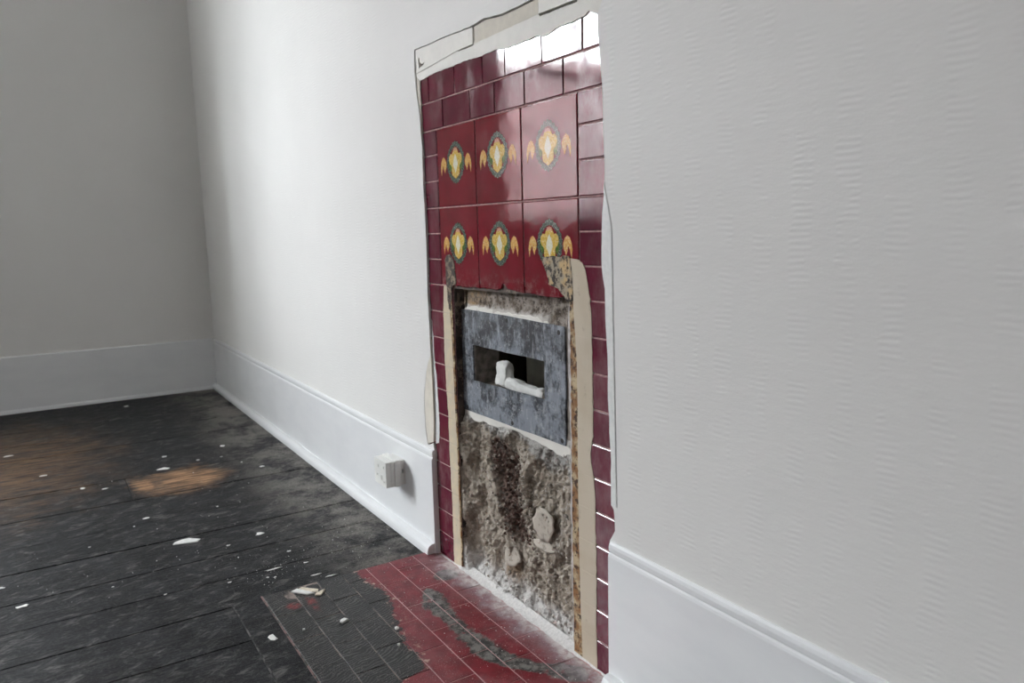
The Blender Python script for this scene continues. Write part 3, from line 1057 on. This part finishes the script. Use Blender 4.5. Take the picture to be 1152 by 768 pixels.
def flap(cx, cz, w, h, lift, seed, tilt=0.0, thick=.035):
    """ragged sheet of plaster skin, held along its top, its lower edge curling out from the wall"""
    rr = random.Random(seed)
    n, rings = 22, 4
    shape = [1 + rr.uniform(-.11, .11) for _ in range(n)]
    V, Fc = [], []
    for lay in (0, 1):
        for q in range(rings):
            rad = 1 - q / rings
            for i in range(n):
                t = 2 * math.pi * i / n
                u, v = w * rad * shape[i] * math.cos(t), h * rad * shape[i] * math.sin(t)
                x, z = cx + u * math.cos(tilt) - v * math.sin(tilt), cz + u * math.sin(tilt) + v * math.cos(tilt)
                k = max(0, .5 - .5 * v / h)
                y = infill_y(cx, cz) - .03 - lift * k ** 2 + .05 * fbm(x, z, 1.2, 3, seed)
                V.append(P(x, y + lay * thick, z))
        V.append(P(cx, infill_y(cx, cz) - .03 - lift * .25 + lay * thick, cz))
    m = rings * n + 1
    for lay in (0, 1):
        o = lay * m
        for q in range(rings - 1):
            Fc += [(o + q * n + i, o + q * n + (i + 1) % n, o + (q + 1) * n + (i + 1) % n, o + (q + 1) * n + i) for i in range(n)]
        Fc += [(o + (rings - 1) * n + i, o + (rings - 1) * n + (i + 1) % n, o + m - 1) for i in range(n)]
    Fc += [(i, (i + 1) % n, m + (i + 1) % n, m + i) for i in range(n)]
    o = mesh_obj('plaster_flap', V, Fc, 'plaster_skin', None, True)
    o.parent = inf
    o.matrix_parent_inverse = (Matrix.Translation(Vector(FP.location)) @ inf.matrix_parent_inverse).inverted()


flap(12.9, -22.0, 1.35, 1.15, .10, 1, .25)
flap(8.4, -25.9, 1.05, .8, .34, 2, -.15)
flap(13.0, -23.5, 1.5, .34, .26, 3, .10)

# gritty crumbs of mortar and brick still stuck to the infill
rg = random.Random(41)
GV, GF = [[], []], [[], []]
ico = [(0, 0, 1), (.89, 0, .45), (.28, .85, .45), (-.72, .53, .45), (-.72, -.53, .45), (.28, -.85, .45), (.72, .53, -.45), (-.28, .85, -.45), (-.89, 0, -.45), (-.28, -.85, -.45), (.72, -.53, -.45), (0, 0, -1)]
icf = [(0, 1, 2), (0, 2, 3), (0, 3, 4), (0, 4, 5), (0, 5, 1), (1, 6, 2), (2, 7, 3), (3, 8, 4), (4, 9, 5), (5, 10, 1), (6, 7, 2), (7, 8, 3), (8, 9, 4), (9, 10, 5), (10, 6, 1), (11, 7, 6), (11, 8, 7), (11, 9, 8), (11, 10, 9), (11, 6, 10)]
for _ in range(1100):
    u = rg.random()
    if u < .42:
        z = rg.uniform(-24.6, -17.2)
        x = 8.2 - .28 * (z + 20.5) + rg.gauss(0, 1.0)
        which = 1 if rg.random() < .93 else 0
    elif u < .72:
        z = rg.gauss(-21.5, 1.6)
        x = 10.5 - .28 * (z + 20.5) + rg.gauss(0, .55)
        which = 0
    elif u < .9:
        z = rg.uniform(-28.6, -16.8)
        x = rg.choice((4.3, 13.6, 15.3, 6.2)) + rg.gauss(0, .35)
        which = 0
    else:
        x, z, which = rg.uniform(2.5, 16.5), rg.uniform(-28.8, -16.8), 0
    if not (2.2 < x < 16.6 and -29 < z < -16.6):
        continue
    r = abs(rg.gauss(.03, .045)) + .025
    y = infill_y(x, z) - r * .35
    k = len(GV[which])
    sx, sy, sz = (rg.uniform(.6, 1.4) * r for _ in range(3))
    GV[which] += [P(x + a * sx, y + b * sy, z + c * sz) for a, b, c in ico]
    GF[which] += [(a + k, b + k, c + k) for a, b, c in icf]
for which, mt in ((0, 'plaster_grit'), (1, 'brick_grit')):
    go = stuff(mesh_obj('mortar_grit', GV[which], GF[which], mt))
    go.parent = inf
    go.matrix_parent_inverse = (Matrix.Translation(Vector(FP.location)) @ inf.matrix_parent_inverse).inverted()

# zinc register plate with its rectangular vent
vent = [(3.62, -10.52), (3.6, -13.32), (13.2, -13.12), (13.28, -10.52)]
vent = rough_line(vent, .8, .025, 6, True)
plate_o = rough_line([(1.98, -7.86), (8.5, -7.86), (15.55, -8.0), (15.62, -12.1), (15.5, -15.82), (8, -15.86), (1.85, -15.9), (1.9, -12)], 1.2, .02, 5, True)
pl = adopt(wslab('register_plate', plate_o, .62, .72, 'weathered_zinc', None, [vent]), FP)
pl['label'] = 'weathered grey zinc plate with a rectangular vent'


def sub_of(o, par):
    o.parent = par
    o.matrix_parent_inverse = (Matrix.Translation(Vector(FP.location)) @ par.matrix_parent_inverse).inverted()


for sx, sz in ((2.42, -8.3), (8.62, -8.2), (14.94, -8.42), (2.44, -15.62), (9.06, -15.6), (15.15, -15.55)):
    s = wslab('screw', [(sx + .17 * math.cos(k * math.pi / 5), sz + .17 * math.sin(k * math.pi / 5)) for k in range(10)], .585, .70, 'screw_rust', None, (), .04)
    sub_of(s, pl)
# white set filler along the plate's top and bottom edges
ft = rough_line([(2.0, -7.95), (2.9, -7.6), (5, -7.52), (7.4, -7.66), (10.1, -7.66), (12.4, -7.6), (13.6, -7.8), (13.9, -8.2), (8, -8.1), (2.2, -8.1)], .4, .08, 14, True)
adopt(wslab('filler_bead', ft, .70, .9, 'white_filler', None, (), .06), FP)
fb = rough_line([(1.9, -15.8), (15.6, -15.75), (16.2, -16.3), (15.2, -16.7), (13.6, -16.5), (12.2, -16.35), (10.6, -16.3), (8.8, -16.15), (6.9, -16.45), (5.2, -16.4), (3.2, -16.6), (2.3, -16.3)], .4, .09, 15, True)
adopt(wslab('filler_bead', fb, .68, .9, 'white_filler', None, (), .06), FP)
# the flue hole behind the vent: reveal and dark chamber
adopt(wslab('vent_reveal', rect(1.8, 16.9, -16.0, -8.0), .73, 2.9, 'cavity_reveal', None,
            [rough_line([(3.75, -10.35), (13.6, -10.35), (13.6, -13.5), (3.7, -13.55)], .8, .05, 22, True)]), FP)


def chamber():
    x0, x1, y0, y1, z0, z1 = -3.0, 15.5, 2.92, 7.9, -15.5, -8.5
    t = .3
    bs = [(x0 - t, x0, y0, y1, z0, z1), (x1, x1 + t, y0, y1, z0, z1), (x0 - t, x1 + t, y0, y1, z0 - t, z0), (x0 - t, x1 + t, y0, y1, z1, z1 + t), (x0 - t, x1 + t, y1, y1 + t, z0 - t, z1 + t)]
    return boxes('flue_chamber', [(a, b, c, d, e + FZ, f + FZ) for a, b, c, d, e, f in bs], 'cavity_brick')


adopt(chamber(), FP)
adopt(boxes('flue_board', [(5.0, 15.3, 4.6, 5.0, FZ - 15.4, FZ - 9.4)], 'cavity_board', None, .05), FP)
tag(FP, 'burgundy glazed tile fireplace surround with boarded-up opening, let into the white wall', 'fireplace')

# layers of plaster and paint laid bare around the tiles
ledge_low = [(-2.3, 9.98), (.36, 10.13), (2.92, 10.09), (5.0, 10.12), (7.4, 10.0), (9.3, 10.06), (10.55, 9.87), (12.4, 9.86), (13.97, 9.88), (15.0, 9.71), (16.24, 9.9), (17.8, 9.88), (18.87, 9.95), (19.24, 10.12), (20.0, 9.78), (20.9, 9.7)]
hd = wslab('plaster_header', rough_line([(-3.4, 10.85), (-3.4, 8.6), (-2.5, 8.7), (-2.32, 9.4)] + ledge_low + [(21.4, 9.7), (21.4, 11.4), (18.4, 11.4), (18.2, 10.86), (14.45, 10.93), (14.2, 11.4), (6.5, 11.3), (6.3, 10.9), (4.2, 10.92), (3.8, 11.2)], .3, .03, 40), -.07, .3, 'white_filler', wall_back)
# coats laid bare in steps above it; each stops short of its neighbour and leaves an open joint
nail = [(-2.42, 11.6), (-2.2, 11.75), (-2.12, 11.35), (-1.75, 11.15), (-1.3, 11.25), (-1.5, 11.02), (-2.0, 11.0), (-2.3, 10.9), (-2.3, 11.2)]
wslab('plaster_ledge', rough_line([(-2.75, 10.6), (4.1, 11.0), (6.3, 11.0), (6.34, 12.1), (5.9, 12.11), (2.31, 12.29), (-.18, 12.31), (-2.8, 12.38)], .4, .015, 41, True), -.125, .2, 'white_filler', wall_back, [nail])
wslab('plaster_ledge', rough_line([(6.5, 11.0), (14.3, 11.1), (14.3, 12.02), (13.41, 11.97), (10.18, 11.95), (8.13, 12.19), (6.5, 12.1)], .5, .02, 42, True), -.075, .2, 'cream_plaster', wall_back)
wslab('plaster_ledge', rough_line([(14.44, 11.08), (18.2, 10.97), (20.4, 10.9), (21.2, 12.8), (14.4, 12.8)], .5, .02, 43, True), -.15, .2, 'white_filler', wall_back)
# narrow torn strip at the left edge of the tiles, sliver lower down, filler bead on the right
wslab('plaster_edge', rough_line([(-3.15, 10.6), (-2.3, 9.9), (-2.28, 6), (-2.33, 2), (-2.25, -1), (-2.2, -4), (-2.5, -4), (-2.6, 3), (-2.85, 8)], .5, .04, 44, True), -.11, .2, 'cream_plaster', wall_back)
sl = [(-2.1, -10.4), (-2.2, -12.02), (-2.75, -12.75), (-3.2, -13.7), (-3.66, -15.3), (-3.8, -16.9), (-3.75, -18.4), (-3.4, -19.9), (-2.25, -19.5), (-2.0, -17.3), (-1.98, -14)]
wslab('torn_sliver', [(-2.9 + (x + 2.9) * .90, -15.2 + (z + 15.2) * .985) for x, z in sl], WF + .01, .2, 'cream_plaster', wall_back)
bd = [(x + .01, z) for x, z in right_edge if -18 < z < 1.2]
bead_in = rough_line(bd, .5, .02, 45)
wslab('filler_bead', bead_in + [(21.3 + .02 * max(0, -z), z) for x, z in bead_in[::-6]], WF - .05, 0, 'white_paint', wall_back, (), .06)

# ------------------------------------------------------------------ tiled hearth
HE = empty('tiled_hearth', G(9, -7.5, 0))


def adopt_h(o):
    o.parent = HE
    o.matrix_parent_inverse = Matrix.Translation(-Vector(HE.location))
    return o


adopt_h(fslab('grout_bed', rect(HX0 + .04, HX1 - .04, HY0 + .04, .05), HT - .028, -.92, 'hearth_grout'))
rows = [-.18, -2.3, -4.45, -6.55, -8.65, -10.75, -12.86, HY0]
rh = random.Random(21)
for k in range(7):
    yb, ya = rows[k], rows[k + 1]
    x0 = .95 if k % 2 == 0 else 2.95
    xs = [HX0] + [x0 + 4.14 * q for q in range(-1, 6) if HX0 + .6 < x0 + 4.14 * q < HX1 - .6] + [HX1]
    for a, b in zip(xs[:-1], xs[1:]):
        jj = .036
        tl = rh.gauss(0, .012)
        if k == 6 and a < HX0 + .1:                   # corner tile with its glaze broken away
            pts = [(a + jj, ya + jj), (b - jj, ya + jj), (b - jj, yb - jj), (a + 1.9, yb - jj), (a + 1.75, yb - .55), (a + .9, yb - .75), (a + .35, yb - .4), (a + jj, yb - .5)]
        elif k == 5 and a < HX0 + .1:
            pts = [(a + jj + .9, ya + jj), (b - jj, ya + jj), (b - jj, yb - jj), (a + .35, yb - jj), (a + .2, ya + 1.3), (a + .75, ya + .75)]
        else:
            pts = rect(a + jj, b - jj, ya + jj, yb - jj)
        adopt_h(fslab('hearth_tile', pts, HT + tl, -.3, 'worn_hearth_glaze', None, .02))
# pale broken biscuit at the chipped corner
adopt_h(fslab('broken_biscuit', [(-2.55, -12.4), (-2.35, -12.95), (-1.2, -12.05), (-1.0, -11.5), (-1.5, -11.7)], HT + .10, 0, 'flake_white', None, .05))
adopt_h(fslab('broken_biscuit', [(-2.7, -12.0), (-2.5, -12.4), (-1.5, -11.65), (-1.1, -11.2), (-1.6, -11.0)], HT + .04, 0, 'flake_cream', None, .04))
adopt_h(fslab('broken_biscuit', [(-.9, -11.45), (-.65, -11.6), (-.4, -11.2), (-1.15, -10.6), (-1.2, -10.8)], HT + .12, 0, 'flake_cream', None, .05))
tag(HE, 'worn red tiled hearth smeared with black glue, flat on the floor before the fireplace', 'hearth')


# powder lying along the foot of the recess
def dust_bank():
    V, Fc = [], []
    nx, ny = 130, 12
    rr = random.Random(3)
    for i in range(nx + 1):
        x = -1.9 + 22.2 * i / nx
        n1 = fbm(x, 0., .35, 3, 1.)
        amp = sm(-1.9, 1.5, x) * (1 - .45 * sm(15, 19.5, x)) * (1 - .55 * sm(1.8, .6, x))
        inside = 1.0 if 1.9 < x < 16.9 else 0.0
        yin = .48 if inside else -.03
        yout = -.10 - .10 * amp - .14 * n1 - .12 * fbm(x, 2., 1.5, 3, 4.)
        for k in range(ny + 1):
            t = k / ny
            y = yout + (yin - yout) * t
            h = amp * (.45 if inside else .2) * (t ** 1.6) + .03 * fbm(x, y, 2.2, 3, 2.) * (1 if 0 < k else 0)
            V.append(G(x, y, HT + max(-.02, h - .02 + (.0 if k else -.03))))
    for i in range(nx):
        for k in range(ny):
            a = i * (ny + 1) + k
            Fc.append((a, a + 1, a + ny + 2, a + ny + 1))
    n = len(V)
    rim = [k for k in range(ny + 1)] + [i * (ny + 1) + ny for i in range(1, nx + 1)] + [nx * (ny + 1) + k for k in range(ny - 1, -1, -1)] + [i * (ny + 1) for i in range(nx - 1, 0, -1)]
    V += [(V[r][0], V[r][1], (HT - .05) * IN) for r in rim]
    m = len(rim)
    Fc += [(rim[i], rim[(i + 1) % m], n + (i + 1) % m, n + i) for i in range(m)]
    Fc.append(tuple(n + i for i in range(m)))
    return mesh_obj('plaster_dust', V, Fc, 'white_dust', None, True)


db = stuff(dust_bank())
tag(db, 'bank of white plaster dust along the foot of the fireplace opening', 'dust')

# ------------------------------------------------------------------ socket outlet on the skirting
SO = empty('wall_socket', G(-9.0, -.5, FZ - 24.6))


def sbox(nm, bs, mat, bev):
    o = boxes(nm, bs, mat, None, bev)
    o.parent = SO
    o.matrix_parent_inverse = Matrix.Translation(-Vector(SO.location))
    return o


sz0, sz1 = FZ - 24.68, FZ - 22.2
def sprism(nm, pts, axis, a, b, holes):
    V, Fc = prism(pts, axis, a, b, holes)
    o = mesh_obj(nm, [G(*v) for v in V], Fc, 'plastic_white', SO)
    o.matrix_parent_inverse = Matrix.Translation(-Vector(SO.location))
    return o


sprism('back_box', rect(-1.02, -.49, sz0 + .12, sz1 - .12), 'x', -7.75, -10.35, [rect(-.86, -.66, FZ - 23.5, FZ - 23.12)])
sbox('body', [(-10.5, -7.6, -1.6, -1.0, sz0, sz1)], 'plastic_white', .10)
sbox('shoulder', [(-10.42, -7.68, -1.98, -1.58, sz0 + .03, sz1 - .04)], 'plastic_white', .12)
zc = (sz0 + sz1) / 2
fp = sprism('face_plate', rect(-10.38, -7.72, sz0 + .06, sz1 - .08), 'y', -2.4, -1.96,
            [rect(-9.5, -9.33, zc + .38, zc + .68), rect(-8.28, -8.12, zc + .5, zc + .74), rect(-9.85, -9.6, zc - .42, zc - .3), rect(-8.32, -8.15, zc - .85, zc - .65)])
s = boxes('button', [(-9.05, -8.6, -2.47, -2.3, zc - .62, zc - .2)], 'plastic_white', None, .05)
s.parent = fp
s.matrix_parent_inverse = (Matrix.Translation(Vector(SO.location)) @ fp.matrix_parent_inverse).inverted()
tag(SO, 'white plastic electrical socket box fixed to the white skirting board', 'socket')


# ------------------------------------------------------------------ lump of plaster in the vent
def lump():
    bm = bmesh.new()

    def ball(c, r, rot=0.0):
        q = bmesh.ops.create_icosphere(bm, subdivisions=3, radius=1.0)
        for v in q['verts']:
            d = v.co.copy()
            k = 1 + .24 * noise.fractal(Vector((d.x * 1.9 + c[0], d.y * 1.9, d.z * 1.9 + c[2])), 1., 2., 4)
            d = Vector([math.copysign(abs(c_) ** .62, c_) for c_ in d])
            x, z = d.x * r[0] * k * .92, d.z * r[2] * k * .92
            v.co = Vector(P(c[0] + x * math.cos(rot) - z * math.sin(rot), c[1] + d.y * r[1] * k, c[2] + x * math.sin(rot) + z * math.cos(rot)))
    ball((6.85, 1.5, -12.35), (.92, .42, .98), .10)
    ball((6.7, 1.5, -12.95), (1.0, .45, .55))
    ball((9.3, 1.42, -13.12), (2.7, .36, .40), .0)
    ball((8.3, 1.42, -12.95), (1.2, .34, .40), .0)
    ball((11.85, 1.35, -13.05), (.42, .30, .38))
    me = bpy.data.meshes.new('plaster_lump')
    bm.to_mesh(me)
    bm.free()
    me.materials.append(MAT['plaster_lump'])
    o = bpy.data.objects.new('plaster_lump', me)
    COL.objects.link(o)
    md = o.modifiers.new('join', 'REMESH')
    md.mode = 'VOXEL'
    md.voxel_size = .075 * IN
    return o


tag(lump(), 'broken white L-shaped lump of plaster lying in the vent of the zinc plate', 'plaster lump')


# ------------------------------------------------------------------ flakes of paint and plaster on the floor
def flake(name, x, y, rx, ry, zb, mat, seed, label, group=None, ang=0.0, th=.05):
    rr = random.Random(seed)
    n = 9
    pts = []
    for i in range(n):
        t = 2 * math.pi * i / n
        k = rr.uniform(.52, 1.2)
        u, v = rx * k * math.cos(t), ry * k * math.sin(t)
        pts.append((u * math.cos(ang) - v * math.sin(ang), u * math.sin(ang) + v * math.cos(ang)))
    V, Fc = prism(pts, 'z', th, 0, (), min(rx, ry) * .12)
    o = mesh_obj(name, [G(*v) for v in V], Fc, mat)
    o.location = G(x, y, zb)
    return tag(o, label, 'flake', group)


flake('paint_flake', -18.2, -17.9, .85, 1.15, .02, 'flake_white', 1, 'large ragged white paint flake, the biggest on the dark floorboards')
flake('paint_flake', 3.5, -15.95, .42, .34, .02, 'flake_white', 2, 'rounded white paint flake on the dark strip bordering the red hearth')
GRP = 'paint flakes on the floorboards'
NEARH = 'sliver of white paint on the black boards just off the hearth corner'
PATCH = 'white paint flake lying by the bare orange patch of floorboard'
OPEN = 'small white paint flake out on the open black floorboards'
FAR = 'white paint flake on the brown worn boards towards the window wall'
SKIRT = 'white paint flake on the dusty boards by the long skirting board'
fl = [(-16.0, -11.85, .36, .48, 'oval white paint flake on the boards between the socket and the largest flake'), (-14.9, -14.9, .13, .2, OPEN), (-7.5, -12.9, .11, .75, NEARH), (-26.8, -20.2, .2, .35, OPEN), (-26.0, -13.6, .14, .16, OPEN), (-25.1, -21.5, .13, .12, OPEN),
      (-41.2, -24.95, .32, .32, PATCH), (-12.2, -30.6, .26, .5, OPEN), (-7.9, -21.2, .1, .14, OPEN), (-16.9, -32.1, .2, .25, OPEN), (-7.1, -16.5, .09, .16, OPEN), (-4.4, -10.35, .12, .5, NEARH),
      (-3.5, -9.35, .1, .55, NEARH), (-7.2, -10.3, .16, .26, NEARH), (-10.4, -10.75, .16, .2, OPEN), (-62, -32.2, .35, .6, FAR), (-49.4, -28.5, .26, .5, FAR), (-43.5, -16.3, .55, .7, PATCH),
      (-49.1, -15.4, .34, .32, PATCH), (-49.6, -8.1, .45, .34, SKIRT), (-84.9, -16, .6, .5, 'faint pale flake on the dark boards nearest the window wall'), (-39.5, -22.9, .2, .4, PATCH), (-37.2, -6.2, .3, .3, SKIRT), (-44.8, -12.1, .22, .26, PATCH),
      (-6.2, -13.7, .1, .14, NEARH), (-5.9, -13.2, .09, .14, NEARH), (-11.8, -24.5, .09, .12, OPEN), (-22, -25.5, .1, .14, OPEN), (-44.5, -9.4, .12, .16, SKIRT), (-40.5, -7.8, .14, .14, SKIRT)]
for i, (x, y, rx, ry, lb) in enumerate(fl):
    flake('paint_flake', x, y, rx, ry, .02, 'flake_white', 50 + i, lb, GRP, 0, .035)
HS = 'white plaster crumb lying on the black glue of the hearth tiles'
for i, (x, y, rx, ry) in enumerate([(4.35, -11.1, .3, .3), (7.55, -8.4, .16, .16), (4.0, -13.9, .1, .1), (9.6, -9.2, .1, .12)]):
    flake('plaster_crumb', x, y, rx, ry, HT, 'flake_white', 90 + i, HS, 'plaster crumbs on the hearth', 0, .14)


# fine crumbs too many to count
def crumbs(name, spots, z):
    rr = random.Random(77)
    V, Fc = [], []
    for x, y, r in spots:
        a = rr.uniform(0, 6.28)
        k = len(V)
        for j in range(3):
            V.append(G(x + r * 1.4 * math.cos(a + j * 2.1), y + r * math.sin(a + j * 2.1), z))
        V.append(G(x + r * .2, y, z + r * .9))
        Fc += [(k, k + 1, k + 3), (k + 1, k + 2, k + 3), (k + 2, k, k + 3), (k, k + 2, k + 1)]
    return stuff(mesh_obj(name, V, Fc, 'flake_white'))


rc = random.Random(78)
sp_h, sp_f = [], []
for _ in range(420):
    x, y = rc.uniform(-2.5, 20), -abs(rc.gauss(.6, 3.2)) - .4
    if y > -14.5:
        sp_h.append((x, y, abs(rc.gauss(.01, .014)) + .010))
clus = [(-7, -11, 2.5), (-12, -14, 4), (-6.5, -13.3, 1.6), (-18, -22, 6), (-28, -10, 6), (-40, -12, 8), (-10, -5, 3)]
for _ in range(420):
    c = rc.choice(clus)
    x, y = rc.gauss(c[0], c[2]), rc.gauss(c[1], c[2])
    if x < -3.4 and -40 < y < -1.6:
        sp_f.append((x, y, abs(rc.gauss(.012, .02)) + .012))
tag(crumbs('hearth_crumbs', sp_h, HT + .02), 'fine white plaster crumbs sprinkled over the red and black hearth tiles', 'debris')
tag(crumbs('floor_crumbs', sp_f, .02), 'fine white plaster crumbs sprinkled over the black floorboards beside the hearth', 'debris')
bpy.context.view_layer.update()
